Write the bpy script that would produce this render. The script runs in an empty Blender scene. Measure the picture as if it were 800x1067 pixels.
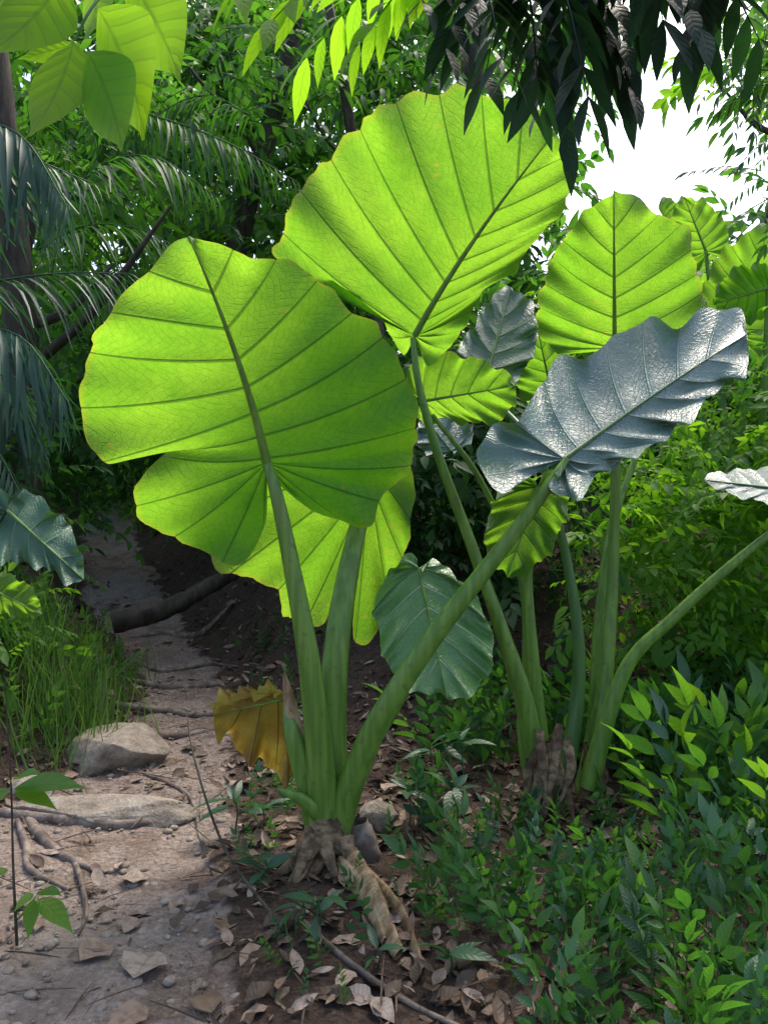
import bpy, math, random, bmesh
import numpy as np
from mathutils import Vector
rng=np.random.default_rng(7); random.seed(7)
scene=bpy.context.scene
EYE=1.3; F=837.0
def site(u,v,y):
    # metric position of a point sighted from the eye height at distance y
    return np.array([(u-400.0)/F*y, y, EYE-(v-533.5)/F*y])
# ---------------------------------------------------------------- noise
def _h(i,j,k):
    s=np.sin(i*127.1+j*311.7+k*74.7)*43758.5453
    return s-np.floor(s)
def vn(x,y,z=0.0):
    x=np.asarray(x,float);y=np.asarray(y,float);z=np.asarray(z,float)+0*x
    i,j,k=np.floor(x),np.floor(y),np.floor(z)
    f,g,h=x-i,y-j,z-k
    f=f*f*(3-2*f);g=g*g*(3-2*g);h=h*h*(3-2*h)
    def L(a,b,t): return a+(b-a)*t
    return L(L(L(_h(i,j,k),_h(i+1,j,k),f),L(_h(i,j+1,k),_h(i+1,j+1,k),f),g),
             L(L(_h(i,j,k+1),_h(i+1,j,k+1),f),L(_h(i,j+1,k+1),_h(i+1,j+1,k+1),f),g),h)
def sm(a,b,x):
    t=np.clip((x-a)/(b-a),0,1);return t*t*(3-2*t)
# ---------------------------------------------------------------- terrain
PY=[0,2,2.6,3.5,4.5,6,7.5,8.5,10,14,60]
PL=[-1.6,-1.5,-1.75,-1.75,-1.42,-1.85,-2.75,-3.25,-3.75,-4.5,-4.5]
PR=[-0.3,-0.36,-0.52,-0.68,-0.78,-1.2,-1.9,-2.4,-3.1,-3.9,-3.9]
def gz(x,y,fine=False):
    x=np.asarray(x,float);y=np.asarray(y,float)
    z=np.interp(y,[0,3.5,4.5,6,7.5,8.5,10,13,18,30,90],[0,0,0.02,.1,.35,.62,.98,1.9,4.2,7.0,9.0])
    l=np.interp(y,PY,PL);r=np.interp(y,PY,PR)
    z=z+0.75*sm(0.05,1.0,x-r)*sm(4.2,6.2,y)*(1-sm(9,13,y)*.6)
    z=z+0.42*sm(0.0,0.7,l-x)*sm(3.7,4.7,y)
    z=z+0.10*sm(0.0,0.5,l-x)
    z=z+0.25*sm(1.0,3.5,x)*sm(2.5,4.5,y)
    z=z*(1-0.35*sm(1,9,x)*sm(10,20,y))
    z=z+0.06*(vn(x*1.3,y*1.3)-.5)+0.03*(vn(x*4,y*4,3)-.5)
    if fine:
        z=z+0.022*(vn(x*11,y*11,7)-.5)+0.014*(vn(x*25,y*25,9)-.5)
    return z
def pathmask(x,y):
    l=np.interp(y,PY,PL);r=np.interp(y,PY,PR)
    n=0.16*(vn(x*5,y*5,2)-.5)+0.1*(vn(x*14,y*14,5)-.5)
    return sm(-0.06,0.10,x-l+n)*sm(-0.06,0.10,r-x+n)
# ---------------------------------------------------------------- mesh helper
def mk(name,V,Fq,luv=None,mat=None,parent=None,smooth=True,col=None):
    V=np.asarray(V,np.float32);Fq=np.asarray(Fq,np.int32)
    me=bpy.data.meshes.new(name)
    me.vertices.add(len(V));me.vertices.foreach_set('co',V.ravel())
    me.loops.add(Fq.size);me.loops.foreach_set('vertex_index',Fq.ravel())
    me.polygons.add(len(Fq));me.polygons.foreach_set('loop_start',np.arange(len(Fq),dtype=np.int32)*4)
    if smooth: me.polygons.foreach_set('use_smooth',np.ones(len(Fq),bool))
    if luv is not None:
        a=me.attributes.new('luv','FLOAT_VECTOR','POINT');a.data.foreach_set('vector',np.asarray(luv,np.float32).ravel())
    me.update(calc_edges=True)
    ob=bpy.data.objects.new(name,me);scene.collection.objects.link(ob)
    if mat: me.materials.append(mat)
    if parent: ob.parent=parent
    return ob
def empty(name,loc=(0,0,0)):
    e=bpy.data.objects.new(name,None);e.empty_display_size=.2;scene.collection.objects.link(e);return e
class Acc:
    def __init__(s): s.V=[];s.F=[];s.A=[];s.n=0
    def add(s,V,Fq,A):
        s.V.append(V);s.F.append(Fq+s.n);s.A.append(A);s.n+=len(V)
    def inst(s,T,P,R,rnd):
        tv,tf,ta=T;K=len(P)
        V=np.einsum('kij,nj->kni',R,tv)+P[:,None,:]
        A=np.broadcast_to(ta,(K,)+ta.shape).copy();A[:,:,2]=(A[:,:,2]*0.35+rnd[:,None])
        Fq=tf[None]+(np.arange(K)*len(tv))[:,None,None]
        s.add(V.reshape(-1,3),Fq.reshape(-1,4),A.reshape(-1,3))
    def obj(s,name,mat,parent=None):
        return mk(name,np.concatenate(s.V),np.concatenate(s.F),np.concatenate(s.A),mat,parent)
def nrm(a): return a/np.maximum(np.linalg.norm(a,axis=-1,keepdims=True),1e-9)
def frames(f,up,L=1.0,W=None):
    f=nrm(f);x=nrm(np.cross(f,up));z=np.cross(x,f)
    L=np.asarray(L,float)+0*f[:,0];W=L if W is None else np.asarray(W,float)+0*f[:,0]
    return np.stack([x*W[:,None],f*L[:,None],z*L[:,None]],axis=2)
# leaf template: y along (0..1), x across, z normal
def leafT(n=3,w=0.22,fold=.25,droop=.25,pos=.42,stalk=0.0,wave=0.0,tipx=1.05):
    V=[];A=[];Fq=[]
    for i in range(n+1):
        t=i/n
        if t<=pos: p=math.sin(t/pos*math.pi/2)**.75
        else: p=max(0.0,math.cos((t-pos)/(1-pos)*math.pi/2))**tipx
        ww=max(w*p,0.006)
        y=stalk+t*(1-stalk)
        z=-droop*t*t
        for s in(-1,0,1):
            V.append((s*ww,y,z+(abs(s)*ww*fold)+wave*s*math.sin(t*9)));A.append((s,t,0))
    for i in range(n):
        for k in(0,1):
            a=i*3+k;Fq.append((a,a+1,a+4,a+3))
    return np.array(V),np.array(Fq),np.array(A,float)
def sprayT(nl,leaf,leafL,ang,droop,opp=False,start=.15,curve=.2,term=True):
    acc=Acc();P=[];D=[];U=[];L=[]
    for i in range(nl):
        t=start+(1-start)*i/(nl-1 if nl>1 else 1)
        c=np.array([0,t,-curve*t*t])
        sides=(-1,1) if opp else ((-1,1)[i%2],)
        for sd in sides:
            a=math.radians(ang*(1-.35*t)+random.uniform(-10,10))
            P.append(c);D.append((sd*math.sin(a),math.cos(a),-droop-curve*t+random.uniform(-.12,.12)))
            U.append((random.uniform(-.3,.3),random.uniform(-.3,.3),1));L.append(leafL*random.uniform(.75,1.15)*(1-.25*t))
    if term:
        P.append(np.array([0,1,-curve]));D.append((0,1,-droop-curve*1.5));U.append((0,0,1));L.append(leafL)
    P=np.array(P);D=np.array(D);U=np.array(U)
    acc.inst(leaf,P,frames(D,U,np.array(L)),rng.random(len(P)))
    n=3;V=[];A=[];Fq=[]
    for i in range(n):
        t=i/(n-1);r=.009*(1-.7*t)
        for k in range(3):
            V.append((r*math.cos(k*2.1),t,-curve*t*t+r*math.sin(k*2.1)));A.append((0,.5,.3))
    for i in range(n-1):
        for k in range(3):
            a=i*3+k;b=i*3+(k+1)%3;Fq.append((a,b,b+3,a+3))
    acc.add(np.array(V),np.array(Fq),np.array(A,float))
    return np.concatenate(acc.V),np.concatenate(acc.F),np.concatenate(acc.A)
def cr(pts,n):
    p=np.asarray(pts,float);p=np.vstack([2*p[0]-p[1],p,2*p[-1]-p[-2]])
    seg=len(p)-3;out=[]
    for t in np.linspace(0,seg-1e-6,n):
        i=int(t);f=t-i;a,b,c,d=p[i:i+4]
        out.append(.5*((2*b)+(-a+c)*f+(2*a-5*b+4*c-d)*f*f+(-a+3*b-3*c+d)*f**3))
    return np.array(out)
def tubeG(pts,rad,n=24,seg=12,flat=1.0,groove=0.0,wob=0.0,rn=.5):
    n=max(n,len(pts))
    C=cr(pts,n);R=cr(np.asarray(rad,float)[:,None],n)[:,0]
    T=nrm(np.gradient(C,axis=0));up=np.array([0,-1,0.2])
    V=[];A=[];Fq=[]
    x=np.cross(T[0],up);x/=np.linalg.norm(x)
    for i in range(n):
        x=x-T[i]*np.dot(x,T[i]);x/=np.linalg.norm(x);z=np.cross(x,T[i])
        for k in range(seg):
            a=2*math.pi*k/seg
            r=R[i]*(1-groove*max(0,math.cos(a-1.57))**3)
            if wob: r*=1+wob*(float(vn(i*.9,k*1.3,rn*50))-.5)
            V.append(C[i]+x*math.cos(a)*r+z*math.sin(a)*r*flat);A.append((k/seg,i/n,rn))
    for i in range(n-1):
        for k in range(seg):
            a=i*seg+k;b=i*seg+(k+1)%seg;Fq.append((a,b,b+seg,a+seg))
    return np.array(V),np.array(Fq),np.array(A,float)
def tube(name,pts,rad,mat,parent=None,**k):
    return mk(name,*tubeG(pts,rad,**k),mat,parent)
# ---------------------------------------------------------------- node helpers
class NT:
    def __init__(s,name):
        s.m=bpy.data.materials.new(name);s.m.use_nodes=True;s.t=s.m.node_tree;s.t.nodes.clear()
        s.out=s.t.nodes.new('ShaderNodeOutputMaterial')
    def n(s,ty,**k):
        nd=s.t.nodes.new(ty)
        for a,b in k.items(): setattr(nd,a,b)
        return nd
    def set(s,sock,v):
        if hasattr(v,'is_output') : s.t.links.new(v,sock)
        else: sock.default_value=v
    def math(s,op,a,b=None,clamp=False):
        nd=s.n('ShaderNodeMath',operation=op,use_clamp=clamp);s.set(nd.inputs[0],a)
        if b is not None:s.set(nd.inputs[1],b)
        return nd.outputs[0]
    def mapr(s,v,a,b,c,d):
        nd=s.n('ShaderNodeMapRange',interpolation_type='SMOOTHSTEP')
        for i,x in enumerate((v,a,b,c,d)): s.set(nd.inputs[i],x)
        return nd.outputs[0]
    def mix(s,f,a,b,mode='MIX'):
        nd=s.n('ShaderNodeMix',data_type='RGBA',blend_type=mode)
        s.set(nd.inputs[0],f)
        for i,x in((6,a),(7,b)):
            if isinstance(x,tuple):x=tuple(x)+(1,) if len(x)==3 else x
            s.set(nd.inputs[i],x)
        return nd.outputs[2]
    def noise(s,scale,detail=3,vec=None,rough=.5,out=0):
        nd=s.n('ShaderNodeTexNoise');nd.inputs['Scale'].default_value=scale;nd.inputs['Detail'].default_value=detail
        nd.inputs['Roughness'].default_value=rough
        if vec is None: vec=s.geo()
        s.t.links.new(vec,nd.inputs['Vector']);return nd.outputs[out]
    def geo(s):
        return s.n('ShaderNodeTexCoord').outputs['Object']
    def luv(s):
        a=s.n('ShaderNodeAttribute',attribute_name='luv');b=s.n('ShaderNodeSeparateXYZ')
        s.t.links.new(a.outputs['Vector'],b.inputs[0]);return b.outputs
    def ramp(s,f,cols):
        r=s.n('ShaderNodeValToRGB');e=r.color_ramp.elements
        while len(e)<len(cols): e.new(.5)
        for i,(p,c) in enumerate(cols): e[i].position=p;e[i].color=tuple(c)+(1,)
        s.set(r.inputs[0],f);return r.outputs[0]
    def bump(s,h,st,dist=.01):
        b=s.n('ShaderNodeBump');b.inputs['Strength'].default_value=st;b.inputs['Distance'].default_value=dist
        s.set(b.inputs['Height'],h);return b.outputs[0]
    def pbr(s,col,rough=.6,spec=.5,normal=None,coat=0):
        p=s.n('ShaderNodeBsdfPrincipled');s.set(p.inputs['Base Color'],col if not isinstance(col,tuple) else col+(1,))
        s.set(p.inputs['Roughness'],rough);s.set(p.inputs['Specular IOR Level'],spec)
        if normal is not None:s.set(p.inputs['Normal'],normal)
        return p.outputs[0]
    def fin(s,sh): s.t.links.new(sh,s.out.inputs[0]);return s.m
    def leafy(s,col,tcol,fac,rough,spec,normal):
        p=s.pbr(col,rough,spec,normal);t=s.n('ShaderNodeBsdfTranslucent');s.set(t.inputs[0],tcol)
        if normal is not None:s.set(t.inputs['Normal'],normal)
        m=s.n('ShaderNodeMixShader');s.set(m.inputs[0],fac)
        s.t.links.new(p,m.inputs[1]);s.t.links.new(t.outputs[0],m.inputs[2]);return m.outputs[0]
def small_leaf(name,cols,trans,fac=.4,rough=.38,spec=.5,vein=.35,far=False):
    s=NT(name);x,y,r=s.luv()
    if far:
        c=s.ramp(r,cols);t=s.ramp(r,[(p,tuple(min(.9,a*b) for a,b in zip(q,trans))) for p,q in cols])
        return s.fin(s.leafy(c,t,fac,rough,spec,None))
    c=s.ramp(r,cols)
    ax=s.math('ABSOLUTE',x)
    mid=s.mapr(ax,0.0,.10,1,0)
    lat=s.math('PINGPONG',s.math('SUBTRACT',s.math('MULTIPLY',y,7.0),s.math('MULTIPLY',ax,1.2)),.5)
    latm=s.mapr(lat,0,.12,1,0)
    mk_=s.math('MAXIMUM',mid,s.math('MULTIPLY',latm,.45))
    c2=s.mix(s.math('MULTIPLY',mk_,vein),c,(.16,.25,.07))
    tc=s.mix(1.0,c,trans,'MULTIPLY')
    tc=s.mix(s.math('MULTIPLY',mk_,.4),tc,c)
    nb=s.bump(s.math('SUBTRACT',lat,s.math('MULTIPLY',mk_,.4)),.35,.004)
    return s.fin(s.leafy(c2,tc,fac,rough,spec,nb))
def hero_leaf_mat(name,c1,c2,t1,t2,fac,rough,spec,veinc,veinf,vt=.35,spots=True,bst=.6):
    s=NT(name);r,sv,rn=s.luv()
    d=s.math('PINGPONG',sv,.5)
    w=s.math('ADD',s.math('MULTIPLY',s.math('SUBTRACT',1.0,r),.055),.018)
    vein=s.math('MULTIPLY',s.math('SUBTRACT',1.0,s.math('DIVIDE',d,w)),1.6,True)
    d2=s.math('PINGPONG',s.math('ADD',s.math('ADD',s.math('MULTIPLY',r,11.0),s.math('MULTIPLY',d,5.0)),s.math('MULTIPLY',s.noise(6,2),2.4)),.5)
    fine=s.mapr(d2,0,.10,1,0)
    v=s.n('ShaderNodeTexVoronoi',feature='DISTANCE_TO_EDGE');v.inputs['Scale'].default_value=42;s.t.links.new(s.geo(),v.inputs['Vector'])
    ret=s.mapr(v.outputs['Distance'],0,.10,1,0)
    mid=s.mapr(r,0,.022,1,0)
    mask=s.math('MAXIMUM',vein,mid)
    n1=s.noise(3.2,4,None,.6);nn=s.mapr(n1,.38,.62,0,1)
    col=s.mix(nn,c1,c2);tc=s.mix(nn,t1,t2)
    mott=s.mapr(s.noise(28,4,None,.7),.35,.65,0,.30)
    tc=s.mix(mott,tc,s.mix(1.0,tc,(.55,.7,.5),'MULTIPLY'))
    fm=s.math('ADD',s.math('MULTIPLY',fine,.20),s.math('MULTIPLY',ret,.14))
    tc=s.mix(fm,tc,(0.05,.16,.01))
    tc=s.mix(s.math('MULTIPLY',s.mapr(r,.955,1.0,0,1),.5),tc,(.5,.5,.04))
    if spots:
        sp=s.n('ShaderNodeTexVoronoi');sp.inputs['Scale'].default_value=13;s.t.links.new(s.geo(),sp.inputs['Vector'])
        spm=s.math('MULTIPLY',s.mapr(sp.outputs['Distance'],.05,.14,1,0),s.mapr(s.noise(2.1,2),.5,.6,0,1))
        tc=s.mix(s.math('MULTIPLY',spm,.8),tc,(.55,.42,.05));col=s.mix(s.math('MULTIPLY',spm,.6),col,(.3,.25,.05))
    col=s.mix(s.math('MULTIPLY',mask,veinf),col,veinc)
    tc=s.mix(s.math('MULTIPLY',mask,1-vt),tc,(.03,.10,.006))
    h=s.math('ADD',s.math('MULTIPLY',mask,1.0),s.math('MULTIPLY',s.math('ADD',ret,fine),.15))
    h=s.math('ADD',h,s.math('MULTIPLY',s.noise(18,3),.6))
    nb=s.bump(h,bst,.008)
    return s.fin(s.leafy(col,tc,fac,rough,spec,nb))
# ---------------------------------------------------------------- materials
G=lambda r,g,b:(r,g,b)
M_under=hero_leaf_mat('alocasia_backlit',G(.07,.17,.025),G(.085,.20,.03),G(.34,.66,.035),G(.24,.54,.025),.62,.40,.45,G(.10,.22,.05),.5)
M_top=hero_leaf_mat('alocasia_glossy',G(.085,.16,.135),G(.12,.21,.18),G(.10,.25,.02),G(.08,.22,.02),.12,.36,1.0,G(.30,.42,.34),.8,.7,False,.8)  # pale blue-green base colour carries part of the sky reflection
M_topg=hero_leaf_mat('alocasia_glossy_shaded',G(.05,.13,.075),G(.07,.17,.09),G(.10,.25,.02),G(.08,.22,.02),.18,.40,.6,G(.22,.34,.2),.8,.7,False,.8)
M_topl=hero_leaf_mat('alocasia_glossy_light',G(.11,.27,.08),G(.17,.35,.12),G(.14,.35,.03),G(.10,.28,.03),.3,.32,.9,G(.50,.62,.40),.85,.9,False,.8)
M_dead=hero_leaf_mat('alocasia_dying',G(.45,.33,.07),G(.28,.15,.04),G(.70,.52,.07),G(.45,.25,.03),.4,.55,.3,G(.18,.10,.03),.6)
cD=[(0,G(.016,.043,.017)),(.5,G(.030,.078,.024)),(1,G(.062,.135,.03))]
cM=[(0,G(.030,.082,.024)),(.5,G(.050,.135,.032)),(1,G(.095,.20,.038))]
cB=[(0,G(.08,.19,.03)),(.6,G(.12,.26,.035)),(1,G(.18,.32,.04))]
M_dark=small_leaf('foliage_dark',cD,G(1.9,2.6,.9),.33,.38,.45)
M_mid=small_leaf('foliage_mid',cM,G(2.2,2.7,.8),.40,.38,.45)
M_bright=small_leaf('foliage_bright',cB,G(2.3,2.4,.7),.55,.4,.4)
M_hang=small_leaf('foliage_backlit_branch',[(0,G(.06,.15,.02)),(1,G(.10,.20,.025))],G(4.2,3.6,.8),.72,.45,.3,.1)
M_darkF=small_leaf('foliage_dark_far',cD,G(2.1,2.9,.9),.40,.5,.35,far=True)
M_midF=small_leaf('foliage_mid_far',cM,G(2.4,2.9,.8),.45,.5,.35,far=True)
M_brightF=small_leaf('foliage_bright_far',cB,G(2.6,2.6,.7),.55,.5,.3,far=True)
M_shade=small_leaf('foliage_shaded',[(0,G(.008,.022,.014)),(.6,G(.015,.040,.022)),(1,G(.026,.06,.03))],G(2.0,3.0,.9),.22,.5,.22,.1)  # shade on the hanging twigs is put into this darker leaf colour
M_blue=small_leaf('foliage_cool',[(0,G(.032,.085,.042)),(.6,G(.055,.135,.058)),(1,G(.09,.19,.08))],G(1.4,2.2,.7),.22,.38,.5)
M_palm=small_leaf('palm_leaflets',[(0,G(.030,.07,.05)),(.6,G(.05,.105,.07)),(1,G(.08,.15,.09))],G(1.4,2.2,.7),.25,.5,.35,far=True)
M_grass=small_leaf('grass_blades',[(0,G(.055,.13,.03)),(1,G(.13,.23,.055))],G(2,2.2,.8),.3,.5,.3,far=True)
def litter_mat():
    s=NT('dry_leaf');x,y,r=s.luv()
    c=s.ramp(r,[(0,G(.065,.042,.03)),(.4,G(.15,.10,.068)),(.75,G(.28,.19,.135)),(1,G(.40,.31,.25))])
    c=s.mix(s.mapr(s.noise(40,3),.4,.65,0,.6),c,s.mix(1.0,c,(.45,.42,.4),'MULTIPLY'))
    mid=s.mapr(s.math('ABSOLUTE',x),0,.1,1,0)
    c=s.mix(s.math('MULTIPLY',mid,.4),c,(.10,.06,.04))
    lat=s.math('PINGPONG',s.math('SUBTRACT',s.math('MULTIPLY',y,7.0),s.math('ABSOLUTE',x)),.5)
    return s.fin(s.pbr(c,.6,.3,s.bump(lat,.5,.004)))
M_lit=litter_mat()
def petiole_mat(name,a,b,stripe=.5,rough=.38):
    s=NT(name);x,y,r=s.luv()
    mp=s.n('ShaderNodeMapping');mp.inputs['Scale'].default_value=(40,40,2.5);s.t.links.new(s.geo(),mp.inputs[0])
    n=s.noise(1.0,4,mp.outputs[0]);c=s.mix(s.mapr(n,.35,.65,0,1),a,b)
    c=s.mix(s.mapr(s.noise(5,3),.55,.75,0,.5),c,(.17,.22,.07))
    c=s.mix(s.mapr(s.noise(30,3),.60,.70,0,.6),c,(.13,.12,.05))
    p=s.pbr(c,rough,.5,s.bump(n,.4,.005));t=s.n('ShaderNodeBsdfTranslucent');t.inputs[0].default_value=(.15,.36,.03,1)
    m=s.n('ShaderNodeMixShader');m.inputs[0].default_value=.2
    s.t.links.new(p,m.inputs[1]);s.t.links.new(t.outputs[0],m.inputs[2]);return s.fin(m.outputs[0])
M_pet=petiole_mat('petiole_green',G(.12,.235,.035),G(.21,.36,.06))
M_petb=petiole_mat('petiole_bluegreen',G(.06,.15,.04),G(.11,.23,.07))
def fibre_mat(name,a,b,c3,sc=(60,60,3)):
    s=NT(name)
    mp=s.n('ShaderNodeMapping');mp.inputs['Scale'].default_value=sc;s.t.links.new(s.geo(),mp.inputs[0])
    n=s.noise(1.0,5,mp.outputs[0],.65);c=s.mix(s.mapr(n,.35,.65,0,1),a,b)
    c=s.mix(s.mapr(s.noise(7,3),.5,.65,0,.8),c,c3)
    return s.fin(s.pbr(c,.75,.25,s.bump(n,.9,.012)))
M_stem=fibre_mat('stem_brown',G(.10,.06,.035),G(.30,.21,.12),G(.05,.03,.02),(25,25,30))
M_fib=fibre_mat('dry_fibre',G(.20,.12,.06),G(.46,.33,.20),G(.12,.06,.03),(30,30,6))
M_bark=fibre_mat('bark_dark',G(.03,.023,.017),G(.085,.065,.05),G(.04,.045,.025),(14,14,3))
M_root=fibre_mat('root_bark',G(.12,.09,.07),G(.30,.24,.20),G(.07,.05,.04),(14,14,14))
def ground_mat():
    s=NT('forest_soil');pm,dd,z=s.luv()
    n=s.noise(6,6,None,.65);n2=s.noise(55,5,None,.7);n3=s.noise(1.5,3)
    soil=s.ramp(n2,[(.3,G(.035,.023,.017)),(.5,G(.09,.058,.042)),(.7,G(.18,.12,.09))])
    soil=s.mix(s.mapr(n,.4,.65,0,.6),soil,(.05,.033,.025))
    path=s.ramp(n2,[(.28,G(.15,.11,.088)),(.5,G(.33,.255,.21)),(.72,G(.48,.40,.34))])
    path=s.mix(s.mapr(n,.42,.62,0,.75),path,s.mix(1.0,path,(.52,.44,.39),'MULTIPLY'))
    path=s.mix(s.mapr(n3,.45,.65,0,.4),path,(.42,.35,.30))
    f=s.math('ADD',pm,s.math('MULTIPLY',s.math('SUBTRACT',n,.5),1.3),True)
    c=s.mix(s.mapr(f,.25,.75,0,1),soil,path)
    c=s.mix(dd,c,(.02,.03,.012))
    v=s.n('ShaderNodeTexVoronoi');v.inputs['Scale'].default_value=45;s.t.links.new(s.geo(),v.inputs['Vector'])
    h=s.math('ADD',s.math('MULTIPLY',n2,1.0),s.math('MULTIPLY',v.outputs['Distance'],.5));h=s.math('ADD',h,s.math('MULTIPLY',n,1.5))
    return s.fin(s.pbr(c,.9,.2,s.bump(h,.9,.025)))
def rock_mat():
    s=NT('stone');n=s.noise(9,6,None,.7);n2=s.noise(60,4,None,.7)
    c=s.ramp(n,[(.3,G(.17,.13,.10)),(.5,G(.34,.28,.22)),(.7,G(.46,.40,.33))])
    c=s.mix(s.mapr(n2,.45,.7,0,.5),c,(.13,.10,.08))
    return s.fin(s.pbr(c,.85,.25,s.bump(s.math('ADD',n,s.math('MULTIPLY',n2,.4)),.9,.03)))
M_ground=ground_mat();M_rock=rock_mat()
# ---------------------------------------------------------------- ground
xs=np.concatenate([-np.geomspace(80,5,24),np.arange(-4.8,4.8,.045),np.geomspace(5,80,24)])
ys=np.concatenate([-np.geomspace(60,1,14),np.arange(-.8,1.6,.2),np.arange(1.7,10,.045),np.geomspace(10.1,110,40)])
X,Y=np.meshgrid(xs,ys);Z=gz(X,Y,True)
ny,nx=X.shape;idx=np.arange(nx*ny).reshape(ny,nx)
Fg=np.stack([idx[:-1,:-1],idx[:-1,1:],idx[1:,1:],idx[1:,:-1]],-1).reshape(-1,4)
pmk=pathmask(X,Y);Z=Z-0.03*pmk*(1-sm(6,9,Y))
mk('ground',np.stack([X,Y,Z],-1).reshape(-1,3),Fg,np.stack([pmk,sm(11,14,Y),Z],-1).reshape(-1,3),M_ground)
# ---------------------------------------------------------------- hero leaves
def hero(name,O,T,left,right,y,ku,kv,mat,parent,mid=None,cup=.06,quilt=.010,wave=.02,N=12,sK=.60,ph=0.,sgn=1.,midr=.012,seed=1):
    O=np.array(O,float);T=np.array(T,float);Mi=(O+T)/2 if mid is None else np.array(mid,float)
    Lpx=np.linalg.norm(T-O);td=(T-O)/Lpx
    ns=N*9+1;nr=24
    VV=[];AA=[];FF=[];base=0
    def depth(p,re): return y+ku*(p[...,0]-O[0])+kv*(p[...,1]-O[1])+re
    for si,side in enumerate((left,right)):
        c=cr(np.vstack([T,np.array(side,float),O+(np.array(side[-1])-O)*.25]),400)
        dl=np.r_[0,np.cumsum(np.linalg.norm(np.diff(c,axis=0),axis=1))];dl/=dl[-1]
        s=np.linspace(0,1,ns)
        e=np.stack([np.interp(s,dl,c[:,0]),np.interp(s,dl,c[:,1])],-1)
        f=np.clip(s/sK,0,1)**.74
        m=((1-f)**2)[:,None]*T+(2*f*(1-f))[:,None]*(2*Mi-(O+T)/2)+(f**2)[:,None]*O
        out=e-m
        sc=1+(.024*(np.abs(np.sin(np.pi*s*N))-.5)+.06*(vn(s*19+ph*7+si*31,0*s+seed)-.5)+.035*(vn(s*60,0*s+seed+si)-.5))*np.clip(s*(1-s)*8,0,1)
        e=m+out*sc[:,None]
        r=np.linspace(0,1,nr)
        P=m[:,None,:]*(1-r)[None,:,None]+e[:,None,:]*r[None,:,None]
        P=P-td*(Lpx*.02*(4*r*(1-r))[None,:,None]*np.sin(np.pi*np.clip(s,0,1))[:,None,None])
        S,R=np.meshgrid(s,r,indexing='ij')
        scale=Lpx*y/F
        re=cup*scale*(R**1.4)*np.sin(np.pi*np.clip(S*.9+.08,0,1))
        re=re+quilt*(np.abs(np.sin(np.pi*S*N))**.7)*np.sin(np.pi*np.clip(R*.93+.05,0,1))
        wv=wave*R**3*(np.sin(2*np.pi*(S*4.3+ph+si*.37))+.6*np.sin(2*np.pi*(S*9.1+ph*3+si*.6)))
        re=re+wv+wave*.6*(vn(S*9+seed,R*3+si*5,ph)-.5)*R
        dep=depth(P,sgn*re)
        P=P+np.stack([0*R,-wv*F/y*.32],-1)
        W=np.stack([(P[...,0]-400)/F*dep,dep,EYE-(P[...,1]-533.5)/F*dep],-1)
        VV.append(W.reshape(-1,3));AA.append(np.stack([R,S*N,0*R+.5],-1).reshape(-1,3))
        ix=np.arange(ns*nr).reshape(ns,nr)+base
        q=np.stack([ix[:-1,:-1],ix[:-1,1:],ix[1:,1:],ix[1:,:-1]],-1).reshape(-1,4)
        FF.append(q if si==0 else q[:,::-1]);base+=ns*nr
    ob=mk(name,np.concatenate(VV),np.concatenate(FF),np.concatenate(AA),mat,parent)
    pts=[];rad=[]
    for f in np.linspace(0,1,9):
        p=(1-f)**2*O+2*f*(1-f)*(2*Mi-(O+T)/2)+f*f*T
        d=depth(p,-sgn*.003);pts.append([(p[0]-400)/F*d,d,EYE-(p[1]-533.5)/F*d]);rad.append(midr*(1-.88*f))
    tube(name+'_midrib',pts,rad,M_pet if mat is not M_top else M_petb,parent,n=24,seg=8)
    return pts[0]
def S3(l): return [site(*p) for p in l]
P1=empty('elephant_ear_plant')
hero('leaf_blade_front',(278,482),(197,247),
 [(180,258),(150,288),(118,318),(94,352),(86,400),(90,450),(112,478),(150,474),(190,463),(152,490),(147,540),(195,570),(250,582),(276,548)],
 [(225,252),(262,266),(318,283),(368,318),(404,358),(426,400),(437,442),(426,488),(398,514),(380,542),(345,542),(304,520)],
 2.95,0.0003,.0012,M_under,P1,mid=(246,370),cup=.10,quilt=.015,wave=.038,N=12,seed=3,midr=.017)
hero('leaf_blade_behind',(384,500),(335,330),
 [(300,345),(258,385),(225,450),(213,520),(222,578),(255,600),(288,618),(305,655),(340,640),(368,560)],
 [(380,350),(405,400),(425,450),(430,500),(427,560),(408,625),(388,658),(368,660),(376,570)],
 3.32,0,.0010,M_under,P1,cup=.05,wave=.06,N=11,seed=8,ph=.3)
hero('leaf_blade_glossy',(588,478),(778,348),
 [(770,330),(740,322),(705,330),(660,342),(612,364),(578,380),(562,408),(530,432),(505,460),(502,492),(530,504),(562,492)],
 [(779,372),(768,398),(738,414),(712,440),(690,462),(660,468),(645,488),(612,503),(590,520),(570,508)],
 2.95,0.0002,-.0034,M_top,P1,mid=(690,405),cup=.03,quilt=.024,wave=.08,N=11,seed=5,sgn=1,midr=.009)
hero('leaf_blade_low',(436,592),(466,728),
 [(440,722),(408,700),(395,660),(388,632),(400,608),(416,582),(430,577)],
 [(490,722),(512,700),(513,660),(498,625),(476,600),(452,586)],
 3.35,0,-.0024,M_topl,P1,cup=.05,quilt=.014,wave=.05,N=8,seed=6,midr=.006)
hero('dying_leaf',(300,728),(222,745),
 [(220,733),(236,722),(262,720),(286,716)],[(226,764),(240,776),(262,790),(296,806),(314,786),(308,750)],
 3.04,0,.001,M_dead,P1,cup=.2,quilt=.015,wave=.09,N=6,seed=9,midr=.006)
tube('petiole_front',S3([(338,872,3.0),(334,800,2.97),(322,690,2.93),(303,585,2.93),(288,515,2.93),(277,478,2.95)]),[.062,.052,.041,.031,.024,.016],M_pet,P1,n=40,seg=16,groove=.18)
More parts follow.
